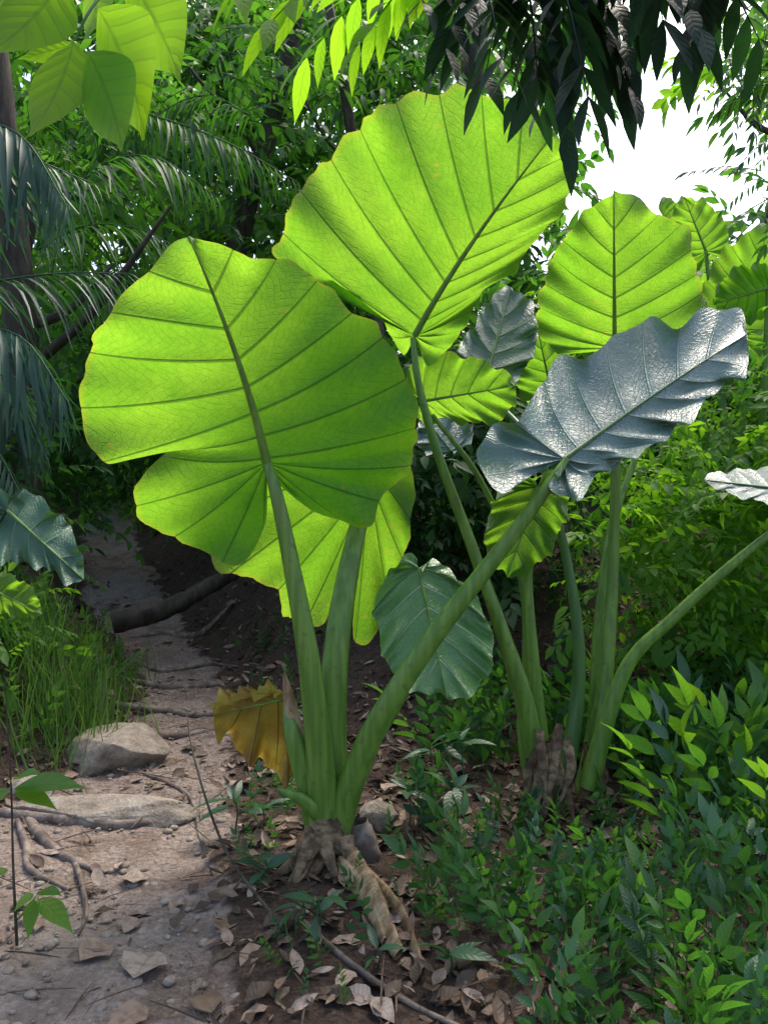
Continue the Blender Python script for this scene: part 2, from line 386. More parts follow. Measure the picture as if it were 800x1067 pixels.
tube('petiole_behind',S3([(346,872,3.05),(346,760,3.08),(350,680,3.1),(362,600,3.18),(384,500,3.31)]),[.06,.056,.05,.043,.028],M_pet,P1,n=36,seg=16,groove=.2)
tube('petiole_glossy',S3([(350,868,3.02),(368,810,2.98),(402,738,2.92),(458,655,2.9),(524,570,2.9),(570,508,2.9),(590,478,2.94)]),[.055,.05,.042,.035,.028,.021,.012],M_pet,P1,n=40,seg=16,groove=.2)
tube('petiole_low',S3([(352,862,3.05),(375,800,3.12),(410,740,3.2),(432,700,3.3),(440,640,3.38),(436,594,3.36)]),[.035,.03,.022,.018,.014,.008],M_pet,P1,n=30,seg=12)
tube('old_sheath',S3([(332,868,3.0),(318,810,2.99),(305,765,2.99),(298,732,3.02)]),[.048,.04,.034,.014],M_pet,P1,n=20,seg=12,groove=.5)
tube('old_sheath_tip',S3([(335,850,2.97),(312,832,2.93),(288,822,2.92)]),[.035,.022,.006],M_pet,P1,n=14,seg=10,groove=.4)
tube('young_shoot',S3([(322,800,3.0),(306,750,3.0),(300,722,3.0),(296,700,3.0)]),[.03,.026,.020,.003],M_fib,P1,n=14,seg=10,flat=.5)
tube('stem',S3([(350,925,3.0),(345,895,3.0),(340,865,3.0),(338,845,3.0)]),[.088,.086,.078,.055],M_stem,P1,n=26,seg=22,wob=.28)
tube('stem_stump',S3([(378,905,3.05),(376,880,3.05),(372,856,3.05)]),[.07,.065,.04],M_root,P1,n=12,seg=16,wob=.35)
for i,(a,b,r) in enumerate([((362,900,2.90),(415,1000,2.33),.050),((352,905,2.9),(400,985,2.4),.03),((372,912,2.92),(440,1025,2.24),.035)]):
    a3=site(*a);b3=site(*b);m=(a3+b3)/2+np.array([.02*i,0,.03]);b3[2]=float(gz(b3[0],b3[1]))+.02;a3[2]+=.02
    tube('dead_petiole_%d'%(i+1),[a3,m,b3],[r,r*.9,r*.45],M_fib,P1,n=26,seg=12,flat=.4,groove=.4,wob=.35,rn=.1+i*.3)
for i in range(10):
    a=site(345+random.uniform(-24,24),882+random.uniform(-15,12),2.94);ang=random.uniform(-2.6,-.5)
    b=a+np.array([math.cos(ang)*.08,math.sin(ang)*.06,-.05]);c=b+np.array([math.cos(ang)*.09,math.sin(ang)*.06,0]);c[2]=float(gz(c[0],c[1]))+.005
    tube('dry_sheath_%d'%(i+1),[a,b,c],[.03,.024,.008],M_stem,P1,n=12,seg=8,flat=.3,wob=.5,rn=i*.07)
P2=empty('elephant_ear_plant')
hero('leaf_blade_tall',(432,350),(578,138),
 [(555,112),(520,98),(480,92),(440,98),(400,110),(360,143),(325,185),(300,225),(287,266),(325,281),(365,300),(395,324),(406,352),(420,374)],
 [(594,158),(597,185),(586,215),(562,246),(540,275),(505,303),(486,335),(468,365),(448,380)],
 3.45,-.0002,.0012,M_under,P2,mid=(494,250),cup=.10,quilt=.015,wave=.045,N=13,seed=11,midr=.015,ph=.2)
hero('leaf_blade_upright',(640,362),(639,199),
 [(620,213),(600,232),(580,256),(568,285),(561,320),(562,348),(585,366),(610,368),(630,378)],
 [(658,206),(688,222),(714,240),(722,265),(731,310),(734,328),(700,352),(668,366),(648,376)],
 3.75,0,.0014,M_under,P2,cup=.10,quilt=.013,wave=.04,N=11,seed=13,midr=.012,ph=.6)
hero('leaf_blade_small',(441,418),(537,402),
 [(526,386),(500,376),(470,369),(440,372),(426,386),(424,405)],[(536,422),(518,440),(490,441),(462,437),(442,443),(434,430)],
 3.6,0,.001,M_under,P2,cup=.05,wave=.04,N=8,seed=15,midr=.008)
hero('leaf_blade_shaded',(508,388),(532,300),
 [(512,308),(494,338),(476,366),(486,384),(500,396)],[(550,310),(560,340),(554,372),(536,396),(516,398)],
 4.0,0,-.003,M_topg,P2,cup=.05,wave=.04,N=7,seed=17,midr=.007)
hero('leaf_blade_tilted',(470,470),(440,432),
 [(436,440),(434,455),(440,468),(458,476)],[(450,425),(470,425),(490,440),(492,455),(482,468)],
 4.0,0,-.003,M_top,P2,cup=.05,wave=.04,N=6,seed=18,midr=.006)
hero('leaf_blade_low',(560,508),(528,602),
 [(512,588),(505,565),(510,535),(520,510),(540,496),(552,498)],[(556,592),(578,566),(591,530),(590,506),(575,491),(564,498)],
 3.5,0,-.001,M_under,P2,cup=.06,wave=.05,N=8,seed=19,midr=.008)
hero('leaf_blade_side',(832,512),(733,500),
 [(745,492),(780,489),(820,485),(850,492)],[(745,508),(775,519),(810,525),(845,524)],
 3.3,0,-.008,M_top,P2,cup=.03,wave=.02,N=8,seed=21,midr=.008)
tube('petiole_tall',S3([(566,850,3.45),(548,740,3.42),(520,650,3.4),(488,560,3.4),(455,470,3.4),(436,400,3.42),(430,352,3.44)]),[.05,.042,.03,.024,.020,.016,.012],M_pet,P2,n=46,seg=12)
tube('petiole_upright',S3([(618,800,3.6),(632,690,3.66),(638,600,3.7),(641,480,3.72),(640,364,3.74)]),[.045,.034,.027,.022,.012],M_pet,P2,n=40,seg=12)
tube('petiole_low',S3([(572,850,3.5),(562,760,3.5),(555,680,3.5),(550,600,3.52),(560,512,3.52)]),[.045,.034,.025,.020,.010],M_pet,P2,n=30,seg=12)
tube('petiole_mid',S3([(580,850,3.55),(600,740,3.6),(602,660,3.6),(585,560,3.62),(560,470,3.65),(520,420,3.9),(508,390,4.0)]),[.045,.034,.026,.020,.016,.012,.01],M_petb,P2,n=30,seg=12)
tube('petiole_side',S3([(612,820,3.4),(650,700,3.38),(700,645,3.34),(760,590,3.3),(835,530,3.3)]),[.045,.03,.024,.020,.014],M_pet,P2,n=30,seg=12)
tube('petiole_small',S3([(560,850,3.6),(545,760,3.65),(548,690,3.65),(542,600,3.65),(500,500,3.62),(450,432,3.6)]),[.04,.03,.02,.016,.013,.010],M_pet,P2,n=30,seg=12)
tube('petiole_back',S3([(600,850,3.7),(618,760,3.75),(625,640,3.8),(640,540,3.9),(680,430,4.1)]),[.04,.035,.028,.02,.012],M_pet,P2,n=30,seg=12)
tube('stem',S3([(575,905,3.45),(572,865,3.45),(570,820,3.46),(566,770,3.47)]),[.085,.08,.07,.04],M_stem,P2,n=24,seg=18,wob=.4)
tube('stem_back',S3([(615,890,3.6),(618,830,3.6),(620,775,3.62)]),[.07,.06,.045],M_stem,P2,n=20,seg=18,wob=.4)
for i in range(12):
    u=random.uniform(548,598);v=random.uniform(750,820);y0=3.37+random.uniform(-.03,.03)
    a=site(u,v,y0);b=a+np.array([random.uniform(-.06,.05),-.04,-.11]);c=b+np.array([random.uniform(-.05,.04),-.02,-.13])
    tube('dry_sheath_%d'%(i+1),[a,b,c],[.018,.022,.005],random.choice([M_fib,M_stem,M_stem]),P2,n=12,seg=8,flat=.3,wob=.6,rn=i*.07)
P3=empty('elephant_ear_plant')
hero('leaf_blade',(8,532),(88,604),[(86,578),(72,550),(52,526),(20,512),(-10,512),(-30,525)],[(66,606),(45,590),(20,588),(-5,580),(-28,560)],
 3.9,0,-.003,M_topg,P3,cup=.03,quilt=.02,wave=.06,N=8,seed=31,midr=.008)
hero('leaf_blade_young',(-12,612),(44,640),[(38,618),(15,600),(-10,598),(-30,605)],[(25,642),(0,640),(-25,632)],
 3.4,0,-.001,M_under,P3,cup=.05,quilt=.01,wave=.03,N=7,seed=33,midr=.006)
tube('petiole',S3([(-60,800,4.0),(-50,700,4.0),(-20,600,3.95),(6,534,3.92)]),[.04,.03,.02,.01],M_pet,P3)
tube('petiole_young',S3([(-60,800,3.7),(-50,700,3.6),(-12,612,3.42)]),[.03,.02,.01],M_pet,P3)
P4=empty('elephant_ear_plant')
for i,(O,T,w,y) in enumerate([((770,350),(800,235),50,5.2),((735,262),(712,205),30,5.6),((575,412),(560,345),34,4.6),((800,300),(742,318),30,5.0),((690,225),(735,250),24,6.0)]):
    O=np.array(O,float);T=np.array(T,float);d=T-O;L=np.linalg.norm(d);d/=L;n=np.array([-d[1],d[0]])
    def sd(s): return [tuple(O+d*L*a+n*s*w*b) for a,b in((.95,.25),(.8,.6),(.55,.9),(.25,1.0),(0,.85),(-.2,.55),(-.15,.2))]
    hero('leaf_blade_%d'%(i+1),O,T,sd(-1),sd(1),y,0,.001,M_under,P4,cup=.08,N=9,seed=40+i,midr=.010,wave=.05)
    b=site(O[0],O[1],y);tube('petiole_%d'%(i+1),[(2.3,5.3,.3),((b[0]+2.3)/2+.05,(b[1]+5.3)/2,b[2]*.55),b],[.04,.03,.012],M_pet,P4)
# ---------------------------------------------------------------- foliage templates
L2=leafT(3,.22,.25,.25,.40);L3=leafT(3,.24,.25,.25);L4=leafT(5,.21,.22,.35);Lnar=leafT(3,.13,.25,.35,.45);Lpin=leafT(5,.125,.2,.2,.45);Lpalm=leafT(4,.035,.4,.55,.3)
L8=leafT(14,.25,.18,.22,.36,.05,.01,1.55)
sprF=[sprayT(8,L2,.34,55,.15) for _ in range(3)]+[sprayT(9,leafT(3,.16,.2,.25,.5),.30,62,.25,curve=.35) for _ in range(2)]
sprays=[sprayT(8,L3,.34,55,.15) for _ in range(3)]+[sprayT(10,leafT(3,.17,.2,.25),.26,62,.25,curve=.35) for _ in range(2)]
pinn=[sprayT(8,Lnar,.30,60,.2,opp=True,curve=.3) for _ in range(2)]
sprBig=[sprayT(18,L2,.16,60,.15,curve=.3) for _ in range(3)]
def gap(P,grow=1.0):
    a=P[:,0]/P[:,1];e=(P[:,2]-EYE)/P[:,1]
    q=((a-.335)/.135)**2+((e-.455)/.16)**2
    n=vn(a*16,e*16,4)
    n2=vn(a*9+3,e*9,2)
    return (P[:,1]>2.8)&((q<(0.75+.6*n)*np.where(P[:,1]>12,1.7,1))|((P[:,1]>8)&(a>.0)&(e>.33)&(n2>.66)))
def scatter(name,P,size,mats,temps,down=.35,up=None,face=None):
    P=P[~gap(P)];K=len(P)
    if K==0:return
    D=rng.normal(size=(K,3));D[:,2]=D[:,2]*.5-down;U=rng.normal(size=(K,3))*.45;U[:,2]+=1
    if face is not None: D=D+np.array(face)
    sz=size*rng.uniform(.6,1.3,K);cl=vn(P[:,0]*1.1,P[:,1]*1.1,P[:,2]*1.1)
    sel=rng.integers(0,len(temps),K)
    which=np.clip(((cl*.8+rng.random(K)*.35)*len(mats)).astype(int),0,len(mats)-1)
    par=empty(name) if len(mats)>1 else None
    for mi,m in enumerate(mats):
        acc=Acc()
        for ti,T in enumerate(temps):
            k=(sel==ti)&(which==mi)
            if k.sum(): acc.inst(T,P[k],frames(D[k],U[k],sz[k]),rng.random(k.sum())*.65)
        if acc.n: acc.obj(name if par is None else name+'_leaves_%d'%(mi+1),m,par)
def shell(c,r,n,hollow=.55):
    d=nrm(rng.normal(size=(n,3)));rr=hollow+(1-hollow)*rng.random(n)[:,None]
    return np.array(c)+d*rr*np.array(r)
def vol(lo,hi,n): return rng.uniform(lo,hi,(n,3))
K=4800
x=rng.uniform(-8,7.5,K);z=rng.uniform(0,1,K)**.9*9.5
yy=10.2+2.6*(vn(x*.55,z*.55,1)-.5)*2+.8*rng.random(K)+sm(-5,-2.4,x)*(1-sm(-2.4,-1.2,x))*(z<3)*2.0+.12*z
P=np.stack([x,yy,z+gz(x,yy)*.4],-1)
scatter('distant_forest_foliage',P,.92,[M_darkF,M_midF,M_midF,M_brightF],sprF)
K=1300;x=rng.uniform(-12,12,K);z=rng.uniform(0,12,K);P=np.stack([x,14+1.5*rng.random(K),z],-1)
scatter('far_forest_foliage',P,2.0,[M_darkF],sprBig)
scatter('sunlit_tree_foliage',np.vstack([shell((4.2,9,3.4),(2.0,1.2,1.4),460),shell((2.3,8.5,2.9),(1.2,1,1.0),200),shell((-3.7,10.8,1.3),(.7,.5,.8),70)]),.72,[M_brightF,M_brightF,M_midF],sprF)  # sunlit look painted by brighter leaf colours, path-end spot included
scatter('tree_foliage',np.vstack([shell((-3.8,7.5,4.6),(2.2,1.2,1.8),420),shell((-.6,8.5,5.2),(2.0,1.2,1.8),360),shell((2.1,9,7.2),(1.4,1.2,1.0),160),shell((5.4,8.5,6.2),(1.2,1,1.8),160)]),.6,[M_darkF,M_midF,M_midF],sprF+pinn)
def shrub(name,c,r,n,size,mats,temps=None):
    P=shell(c,r,n,.3);P=P[P[:,2]>gz(P[:,0],P[:,1])+.02]
    scatter(name,P,size,mats,temps or sprays,down=.1)
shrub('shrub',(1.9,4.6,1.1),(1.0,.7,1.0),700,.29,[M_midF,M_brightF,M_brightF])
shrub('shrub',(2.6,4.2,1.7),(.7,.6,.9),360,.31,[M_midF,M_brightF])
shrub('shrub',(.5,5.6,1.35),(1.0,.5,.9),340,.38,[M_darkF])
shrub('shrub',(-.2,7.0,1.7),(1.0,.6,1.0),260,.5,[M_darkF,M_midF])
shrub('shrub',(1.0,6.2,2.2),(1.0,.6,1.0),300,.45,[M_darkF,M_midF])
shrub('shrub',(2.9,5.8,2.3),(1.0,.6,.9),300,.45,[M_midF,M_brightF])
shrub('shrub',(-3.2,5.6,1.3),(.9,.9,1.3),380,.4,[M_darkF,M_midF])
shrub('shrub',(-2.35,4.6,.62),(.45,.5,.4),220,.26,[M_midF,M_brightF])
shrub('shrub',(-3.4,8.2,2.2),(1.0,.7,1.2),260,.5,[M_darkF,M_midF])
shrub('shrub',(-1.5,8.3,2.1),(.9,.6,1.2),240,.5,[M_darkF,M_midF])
# undergrowth
def upT(nl,leaf,LL,ang=62):
    T=sprayT(nl,leaf,LL,ang,.0,start=.25,curve=.12);V,Fq,A=T
    return np.stack([V[:,0],-V[:,2],V[:,1]],-1),Fq,A
ups=[upT(8,L4,.32),upT(10,L4,.27,75),upT(9,leafT(4,.15,.2,.4),.36,70),upT(6,L4,.38,80)]
def grow(name,P2d,size,mats,lean=.45):
    K=len(P2d);z=gz(P2d[:,0],P2d[:,1]);P=np.column_stack([P2d,z-.01])
    ax=rng.normal(size=(K,3))*lean*.6;ax[:,2]=1;ax=nrm(ax)
    f=rng.normal(size=(K,3));x=nrm(np.cross(f,ax));yv=np.cross(ax,x)
    sz=size*rng.uniform(.45,1.35,K);R=np.stack([x,yv,ax],axis=2)*sz[:,None,None]
    sel=rng.integers(0,len(ups),K);which=rng.integers(0,len(mats),K)
    par=empty(name) if len(mats)>1 else None
    for mi,m in enumerate(mats):
        acc=Acc()
        for ti,T in enumerate(ups):
            k=(sel==ti)&(which==mi)
            if k.sum(): acc.inst(T,P[k],R[k],rng.random(k.sum())*.65)
        if acc.n: acc.obj(name if par is None else name+'_leaves_%d'%(mi+1),m,par)
def rect(x0,x1,y0,y1,n): return np.column_stack([rng.uniform(x0,x1,n),rng.uniform(y0,y1,n)])
def keep(P,f): return P[f(P[:,0],P[:,1])]
near=lambda x,y:((x>.22)&(x<1.02)&(y>2.55))
U1=keep(rect(.05,3.2,1.7,3.4,1250),lambda x,y:(x>.10+.45*vn(y*3,0*y))&~near(x,y)&(vn(x*2.5,y*2.5,6)>.14))
grow('undergrowth',U1,.21,[M_blue,M_mid,M_mid,M_dark])
grow('undergrowth',keep(rect(.12,1.1,2.4,3.35,190),lambda x,y:(x>.2)|(y<2.7)),.15,[M_blue,M_mid])
grow('undergrowth',rect(1.05,3.2,3.1,4.6,380),.36,[M_mid,M_bright,M_blue])
grow('undergrowth',rect(.25,1.2,3.9,4.8,90),.34,[M_dark,M_mid])
grow('undergrowth',keep(rect(-1.1,.3,2.1,4.2,210),lambda x,y:(x>np.interp(y,PY,PR)+.08)&((np.abs(x+.2)>.2)|(y<2.8))&(vn(x*5,y*5,1)>.35)),.115,[M_blue,M_mid])
grow('undergrowth',rect(-2.6,-1.75,3.9,6.0,170),.20,[M_mid,M_bright])
grow('undergrowth',keep(rect(-1.4,-.3,4.3,6.5,70),lambda x,y:(x>np.interp(y,PY,PR)+.08)),.15,[M_mid])
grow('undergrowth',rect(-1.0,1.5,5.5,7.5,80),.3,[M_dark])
def rosette(acc,c,n,L,w):
    a=np.arange(n)*2.4+random.random()*6+rng.uniform(-.5,.5,n);D=np.stack([np.cos(a),np.sin(a),rng.uniform(-.2,1.1,n)],-1)
    P=np.tile(np.array(c,float),(n,1))-np.array([0,0,1.])*rng.uniform(0,.04,n)[:,None];LL=L*rng.uniform(.5,1.15,n)
    U=rng.normal(size=(n,3))*.35;U[:,2]=1
    acc.inst(L4,P,frames(D,U,LL,LL*w),rng.random(n)*.6)
ac=Acc()
for (x,y,n,L,w,h) in [(-.2,2.42,7,.16,.7,.12),(-.26,2.53,5,.12,.6,.08),(-.62,3.35,8,.17,.7,.12),(-.5,3.3,6,.14,.6,.10),(-.42,2.85,6,.13,.9,.08),(-.35,2.95,5,.11,.9,.06),
    (-.02,2.3,4,.10,.7,.05),(.18,2.25,5,.12,.8,.08),(.1,3.3,6,.16,.9,.2),(.28,3.15,7,.15,.9,.25),(.2,3.5,6,.17,.9,.3),(.33,3.45,6,.15,.9,.35)]:
    z=float(gz(x,y))
    rosette(ac,(x,y,z+h),n,L,w);V,Fq,A=tubeG([(x,y,z-.01),(x+.01,y,z+h*.5),(x,y,z+h)],[.004,.003,.003],n=5,seg=5);ac.add(V,Fq,A*0+.3)
ac.obj('seedling_rosettes',M_blue)
P5=empty('sapling');ac=Acc()
b=[site(18,985,2.35),site(14,900,2.35),site(12,820,2.4),site(5,700,2.4)]
V,Fq,A=tubeG(b,[.005,.004,.003,.002],n=16,seg=6);mk('sapling_stem',V,Fq,A,M_bark,P5)
for (o,t,w) in [((12,822),(88,806),.6),((14,824),(60,834),.6),((12,820),(-25,845),.7),((12,815),(40,796),.6),((10,905),(-20,915),.7),((38,935),(78,965),.7),((36,935),(28,978),.7),((36,930),(15,945),.7),((40,930),(62,925),.6)]:
    o3=site(*o,2.38);t3=site(*t,2.30);L=np.linalg.norm(t3-o3);ac.inst(L8,o3[None],frames((t3-o3)[None],np.array([[.1,-.35,.9]]),L,L*w*1.1),np.array([random.random()*.6]))
V,Fq,A=tubeG([site(17,960,2.35),site(30,945,2.37),site(38,933,2.38)],[.003,.003,.002],n=6,seg=5);ac.add(V,Fq,A*0+.3)
ac.obj('sapling_leaves',M_bright,P5)
# ---------------------------------------------------------------- grass tuft
Lgr=leafT(5,.016,.3,.85,.25)
def grass(name,cx,cy,rx,ry,n,L):
    P=np.column_stack([rng.normal(cx,rx,n),rng.normal(cy,ry,n)]);P=np.column_stack([P,gz(P[:,0],P[:,1])-.01])
    D=rng.normal(size=(n,3))*.8;D[:,2]=.8+.3*rng.random(n);acc=Acc()
    acc.inst(Lgr,P,frames(D,np.column_stack([D[:,0],D[:,1],0*D[:,0]+.05])+rng.normal(size=(n,3))*.2,L*rng.uniform(.4,1.2,n)),rng.random(n)*.7)
    acc.obj(name,M_grass)
grass('grass',-1.72,4.35,.15,.2,520,.30)
grass('grass',-2.0,4.7,.18,.25,260,.30)
grass('grass',-1.75,5.2,.12,.3,120,.22)
# ---------------------------------------------------------------- palms
def frond(acc,pts,n,L,ang=55,droop=.5,T=Lpalm,W=None,tp=True,two=True):
    C=cr(pts,n);Tn=nrm(np.gradient(C,axis=0));up=np.array([0,0,1.]);P=[];D=[];U=[];LL=[]
    for i in range(n):
        t=i/(n-1);sd=nrm(np.cross(Tn[i],up))
        for s in ((-1,1) if two else ((-1,1)[i%2],)):
            a=math.radians(ang*(1-.45*t)+random.uniform(-6,6))
            P.append(C[i]);D.append(Tn[i]*math.cos(a)+sd*s*math.sin(a)+np.array([0,0,-droop*random.uniform(.4,1.4)]))
            U.append(up+rng.normal(size=3)*.2);LL.append(L*(math.sin(math.pi*(.18+.72*t)) if tp else 1)*random.uniform(.8,1.12))
    LL=np.array(LL);acc.inst(T,np.array(P),frames(np.array(D),np.array(U),LL,LL*(W or 1)),rng.random(len(P))*.65)
    V,Fq,A=tubeG(pts,np.linspace(.011,.003,len(pts)) if T is Lpalm else np.linspace(.005,.0015,len(pts)),n=16,seg=5);acc.add(V,Fq,A*0+.2)
ac=Acc()
for pts,n,L in [
 (S3([(-120,190,4.4),(-50,130,4.3),(20,140,4.2),(70,215,4.1)]),36,.62),
 (S3([(-120,300,4.6),(-60,180,4.6),(10,160,4.7),(95,190,4.8)]),34,.6),
 (S3([(-120,420,4.3),(-50,350,4.2),(20,350,4.1),(72,420,4.0)]),36,.6),
 (S3([(-120,440,4.8),(-50,380,4.7),(10,400,4.6),(45,470,4.5)]),32,.6),
 (S3([(-120,340,5.0),(-30,300,5.0),(60,285,5.1),(135,285,5.2)]),32,.5),
 (S3([(-130,380,5.0),(-60,420,4.6),(-10,460,4.4),(30,530,4.3)]),30,.55)]:
    frond(ac,pts,n,L)
PP=empty('palm');ac.obj('palm_fronds',M_palm,PP)
tube('palm_trunk',[(-3.0,4.7,0),(-2.98,4.65,1.2),(-2.9,4.6,2.5)],[.12,.10,.07],M_bark,PP,wob=.2)
ac=Acc()
for pts,n,L in [(S3([(60,215,6.2),(110,170,6.2),(165,165,6.2),(225,205,6.2)]),30,.55),(S3([(120,110,6.8),(190,130,6.7),(250,155,6.6),(310,190,6.5)]),30,.5),
 (S3([(40,260,5.8),(90,235,5.8),(150,240,5.9),(200,270,5.9)]),26,.5),(S3([(260,120,7),(220,100,7),(180,110,6.9),(130,150,6.8)]),26,.5),(S3([(90,300,6.5),(130,320,6.4),(160,370,6.3),(170,430,6.2)]),26,.5)]:
    frond(ac,pts,n,L)
PQ=empty('palm');ac.obj('palm_fronds',M_midF,PQ)
tube('palm_trunk',[(-3.4,6.6,0),(-3.2,6.6,2),(-2.8,6.5,4)],[.10,.08,.05],M_bark,PQ,wob=.2)
# ---------------------------------------------------------------- overhanging branches
PB=empty('overhanging_branch');ac=Acc()
for (o,t,w,y) in [((70,-25),(-5,80),1.0,1.55),((78,38),(46,165),.9,1.5),((88,48),(154,172),.9,1.45),((98,2),(186,156),.95,1.5),((130,-30),(214,100),.9,1.6),
   ((40,-40),(-30,20),.9,1.6),((80,45),(15,66),.6,1.6),((150,-40),(192,34),.9,1.7),((100,-40),(110,60),.8,1.65)]:
    o3=site(*o,y);t3=site(*t,y-.06);L=np.linalg.norm(t3-o3)
    ac.inst(L8,o3[None],frames((t3-o3)[None],np.array([[.15+random.uniform(-.2,.2),.8,.5]]),L,L*w*1.05),np.array([.2+random.random()*.5]))
ac.obj('branch_leaves',M_hang,PB)
tube('branch_twig',S3([(200,-80,1.7),(130,-30,1.6),(98,5,1.52),(78,42,1.5)]),[.006,.004,.003,.002],M_petb,PB)
PC=empty('overhanging_branch');ac=Acc();ac2=Acc()
tw=[((500,-60),(465,50),7),((470,-50),(375,45),7),((430,-40),(320,60),7),((380,-40),(285,20),6),((520,-40),(540,95),8),((560,-60),(590,135),8),((600,-60),(632,50),7),((660,-70),(690,20),6),
    ((690,-70),(745,5),6),((540,-60),(505,80),7),((600,-30),(565,110),7),((720,-60),(790,40),7),((330,-50),(250,-15),5),((575,-40),(612,100),7),((480,-60),(440,0),6),((500,-20),(522,60),6),
    ((560,-70),(650,70),9),((620,-70),(600,60),8),((640,-80),(730,30),9),((520,-70),(480,40),7),((590,-80),(560,60),8),((700,-80),(660,30),8),((545,-40),(560,80),8),((760,-60),(720,40),7),((620,-40),(655,90),8)]
for i,(a,b,n) in enumerate(tw):
    y=random.uniform(1.9,2.5);a3=site(a[0],a[1],y);b3=site(b[0],b[1],y-random.uniform(-.1,.2));m=(a3+b3)/2+np.array([0,0,.04])
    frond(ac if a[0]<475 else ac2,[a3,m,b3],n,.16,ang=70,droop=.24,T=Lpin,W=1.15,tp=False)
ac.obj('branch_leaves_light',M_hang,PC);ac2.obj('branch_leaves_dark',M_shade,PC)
for i,(a,b) in enumerate([((800,-120,2.3),(480,-50,2.2)),((480,-50,2.2),(250,-60,2.2)),((620,-55,2.2),(560,-20,2.2))]):
    a3,b3=site(*a),site(*b);tube('branch_limb_%d'%(i+1),[a3,(a3+b3)/2+[0,0,.03],b3],[.02,.016,.010],M_bark,PC)
scatter('hanging_foliage',np.vstack([shell((1.72,3.4,3.25),(.25,.3,.3),30),shell((2.25,4.6,3.5),(.2,.4,.5),50)]),.34,[M_mid,M_dark],pinn)
# trunks & vines
for i,(pts,r) in enumerate([(S3([(215,600,9),(240,300,9),(300,60,9),(330,-100,9)]),[.14,.12,.09,.07]),
   (S3([(20,560,6),(25,400,6),(10,200,6),(-20,-60,6)]),[.16,.13,.11,.09]),(S3([(480,620,8),(470,300,8),(500,0,8),(480,-100,8)]),[.13,.11,.09,.07]),
   (S3([(790,560,9),(800,300,9),(840,0,9),(850,-100,9)]),[.16,.13,.1,.08]),(S3([(390,640,7.4),(400,420,7.5),(360,100,7.6),(330,-50,7.8)]),[.07,.06,.05,.04])]):
    t=empty('tree');o=tube('tree_trunk',pts,r,M_bark,t,n=40,seg=12,wob=.25,rn=.1*i)
    for k in range(5):
        q=np.array(pts[1+k%2])+(np.array(pts[2+k%2])-np.array(pts[1+k%2]))*random.random()
        e=q+np.array([random.uniform(-1.3,1.3),random.uniform(-.6,.3),random.uniform(.2,1.2)])
        tube('tree_limb_%d'%(k+1),[q,(q+e)/2+[0,0,-.12],e],[r[2]*.4,r[2]*.3,.01],M_bark,t,n=12,seg=7)
# ---------------------------------------------------------------- rocks, roots, log
def rock(name,c,s,seed,mat=M_rock,flat=1):
    bpy.ops.mesh.primitive_ico_sphere_add(subdivisions=5,radius=1);o=bpy.context.object;o.name=name;o.data.name=name
    n=len(o.data.vertices);V=np.zeros(n*3);o.data.vertices.foreach_get('co',V);V=V.reshape(-1,3)
    r=np.random.default_rng(seed)
    for _ in range(14):
        d=nrm(r.normal(size=3));h=r.uniform(.55,.85);k=V@d;ex=np.maximum(k-h,0);V=V-ex[:,None]*d*.92
    V=V*(1+.10*(vn(V[:,0]*3+seed,V[:,1]*3,V[:,2]*3)-.5)+.04*(vn(V[:,0]*11,V[:,1]*11+seed,V[:,2]*11)-.5))[:,None]
    V=V*np.array(s)+np.array(c);o.data.vertices.foreach_set('co',V.ravel());o.data.update()
    for p in o.data.polygons:p.use_smooth=True
    o.data.materials.append(mat);return o
rock('rock',(-1.42,4.15,.06),(.30,.22,.17),4)
rock('flat_stone',(-1.22,3.5,-.015),(.42,.13,.075),9)
rock('rock',(-.02,3.35,.02),(.09,.08,.08),12)
rock('rock',(-1.62,3.75,.0),(.12,.1,.07),14)
tube('fallen_log',[(-2.15,6.35,.42),(-1.75,6.5,.52),(-1.25,6.8,.80)],[.085,.075,.06],M_bark,None,n=30,seg=16,wob=.3)
rt=empty('tree_roots')
def groundpts(l,dz=.0): return [(x,y,float(gz(x,y))-.03*float(pathmask(x,y))+dz) for x,y in l]
for i,(l,r) in enumerate([([(-1.6,3.55),(-1.42,3.3),(-1.2,3.05),(-1.02,2.95)],.022),([(-1.55,3.4),(-1.4,3.15),(-1.3,2.95),(-1.1,2.82)],.017),([(-1.65,3.45),(-1.35,3.42),(-1.1,3.4),(-.8,3.5)],.026),
   ([(-1.7,5.0),(-1.4,5.1),(-1.1,5.0),(-.8,5.2)],.025),([(-1.8,5.7),(-1.5,5.6),(-1.2,5.8),(-1,5.7)],.025),([(-1.2,4.0),(-.9,3.7),(-.75,3.3),(-.6,2.9)],.010),([(-.3,2.6),(-.1,2.3),(.1,2.1),(.4,1.9)],.010),([(-2.2,6.9),(-1.9,7.0),(-1.6,6.9),(-1.3,7.1)],.035),
   ([(-1.5,4.7),(-1.2,4.6),(-.95,4.75),(-.6,4.6)],.018),([(-2.0,6.3),(-1.7,6.15),(-1.4,6.3),(-1.1,6.1)],.022),([(-1.3,3.2),(-1.15,3.0),(-1.0,2.7),(-.95,2.5)],.010)]):
    tube('root_%d'%(i+1),groundpts(l,.008),[r*.7,r,r*.8,r*.3],M_root,rt,n=24,seg=8,wob=.4,rn=i*.1)
tube('dry_twig',[(-.3,2.45,.02),(-.55,2.8,.12),(-.75,3.2,.30),(-.86,3.5,.42)],[.006,.005,.004,.002],M_bark,None)
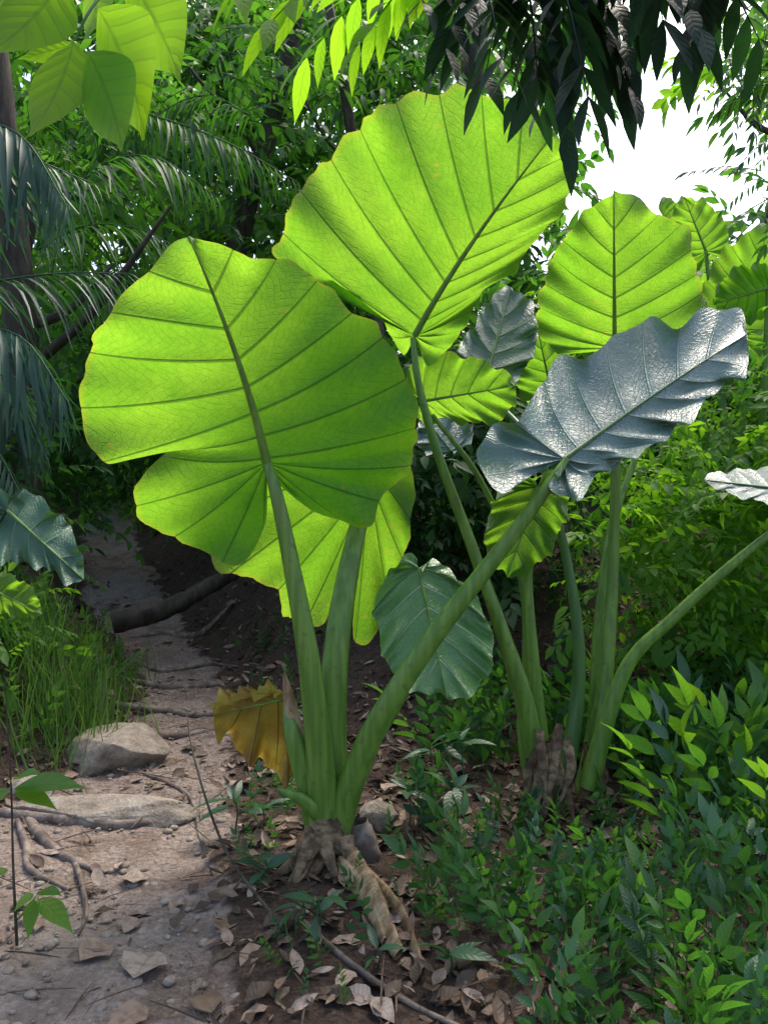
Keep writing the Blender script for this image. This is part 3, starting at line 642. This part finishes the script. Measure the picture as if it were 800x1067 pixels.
# ---------------------------------------------------------------- leaf litter
Ll=[leafT(4,.26,.5,-.25,.45,.0,.03),leafT(4,.2,-.5,.35,.5),leafT(4,.32,.3,.15,.45,.0,.06),leafT(3,.16,.8,-.3)]
def litter(P2d,size,tint=None):
    K=len(P2d);P=np.column_stack([P2d,gz(P2d[:,0],P2d[:,1])-.03*pathmask(P2d[:,0],P2d[:,1])*(1-sm(6,9,P2d[:,1]))+rng.uniform(.004,.022,K)])
    a=rng.uniform(0,6.28,K);D=np.stack([np.cos(a),np.sin(a),rng.normal(0,.25,K)],-1);U=rng.normal(size=(K,3))*.35;U[:,2]=1
    return P,D,U,size*rng.uniform(.35,1.5,K)
P2d=np.vstack([rect(-3,3,1.7,5,9500),rect(-4,2.5,5,9,4500)])
pm=pathmask(P2d[:,0],P2d[:,1]);cl=vn(P2d[:,0]*3,P2d[:,1]*3,8);P2d=P2d[rng.random(len(P2d))>pm*(.55+.6*cl)+(1-pm)*.35*(cl>.6)]
P,D,U,sz=litter(P2d,.066);acc=Acc();sel=rng.integers(0,4,len(P))
for ti in range(4):
    k=sel==ti;acc.inst(Ll[ti],P[k],frames(D[k],U[k],sz[k]),rng.random(k.sum())**1.3)
for (x,y,L,r) in [(-.70,2.25,.17,.95),(-.88,2.33,.13,.8),(-.62,2.12,.12,.7),(-.5,2.5,.13,.6),(-.95,2.9,.10,.9),(-.45,2.1,.12,.5),(-.25,2.2,.14,.6),(-.8,2.6,.08,.8),(-.6,2.8,.1,.45),(-.35,2.4,.13,.75)]:
    a=random.uniform(0,6.28);acc.inst(Ll[2],np.array([[x,y,float(gz(x,y))-.01]]),frames(np.array([[math.cos(a),math.sin(a),.03]]),np.array([[.1,-.1,1.]]),L,L*1.25),np.array([r]))
K=900;P2=rect(-2,2.5,1.8,5.5,K);P,D,U,sz=litter(P2,.16);acc.inst(leafT(3,.018,1,.05,.5),P,frames(D,U,sz),rng.random(K)*.7)
acc.obj('leaf_litter',M_lit)
# pebbles
bm=bmesh.new();bmesh.ops.create_cube(bm,size=2);bmesh.ops.subdivide_edges(bm,edges=bm.edges[:],cuts=2,use_grid_fill=True)
bm.verts.index_update()
pv=nrm(np.array([v.co[:] for v in bm.verts]));pf=np.array([[v.index for v in f.verts] for f in bm.faces]);bm.free()
pv=pv*(1+.25*(vn(pv[:,0]*2,pv[:,1]*2,pv[:,2]*2)-.5))[:,None]*np.array([1,.8,.5])
K=2600;P2=rect(-1.9,-.2,1.8,6,K);P2=P2[rng.random(K)<.15+.85*pathmask(P2[:,0],P2[:,1])];K=len(P2)
P=np.column_stack([P2,gz(P2[:,0],P2[:,1])-.028]);a=rng.uniform(0,6.28,K)
acc=Acc();acc.inst((pv,pf,pv*0),P,frames(np.stack([np.cos(a),np.sin(a),0*a],-1),np.tile([0,0,1.],(K,1)),.004+.022*rng.random(K)**4),rng.random(K));acc.obj('path_pebbles',M_rock)
# ---------------------------------------------------------------- light, world, camera
EL,AZ=math.radians(58),math.radians(24)
w=bpy.data.worlds.new('World');scene.world=w;w.use_nodes=True;nt=w.node_tree
bg=nt.nodes['Background'];sk=nt.nodes.new('ShaderNodeTexSky');sk.sky_type='NISHITA';sk.sun_disc=False
sk.sun_elevation=EL;sk.sun_rotation=AZ;sk.dust_density=4;sk.air_density=1.0;nt.links.new(sk.outputs[0],bg.inputs[0]);bg.inputs[1].default_value=.36
sd=bpy.data.lights.new('sun','SUN');sd.energy=3.6;sd.angle=math.radians(24);sd.color=(1,.94,.83)
so=bpy.data.objects.new('sun',sd);scene.collection.objects.link(so)
dv=Vector((math.sin(AZ)*math.cos(EL),math.cos(AZ)*math.cos(EL),math.sin(EL)))
so.rotation_euler=dv.to_track_quat('Z','Y').to_euler();so.location=dv*30
cam=bpy.data.cameras.new('camera');cam.sensor_fit='VERTICAL';cam.sensor_height=24;cam.lens=24*F/1067;cam.clip_end=500;cam.clip_start=.05
co=bpy.data.objects.new('camera',cam);co.location=(0,0,EYE);co.rotation_euler=(math.pi/2,0,0);scene.collection.objects.link(co);scene.camera=co
scene.view_settings.view_transform='Standard';scene.view_settings.look='None';scene.view_settings.exposure=0
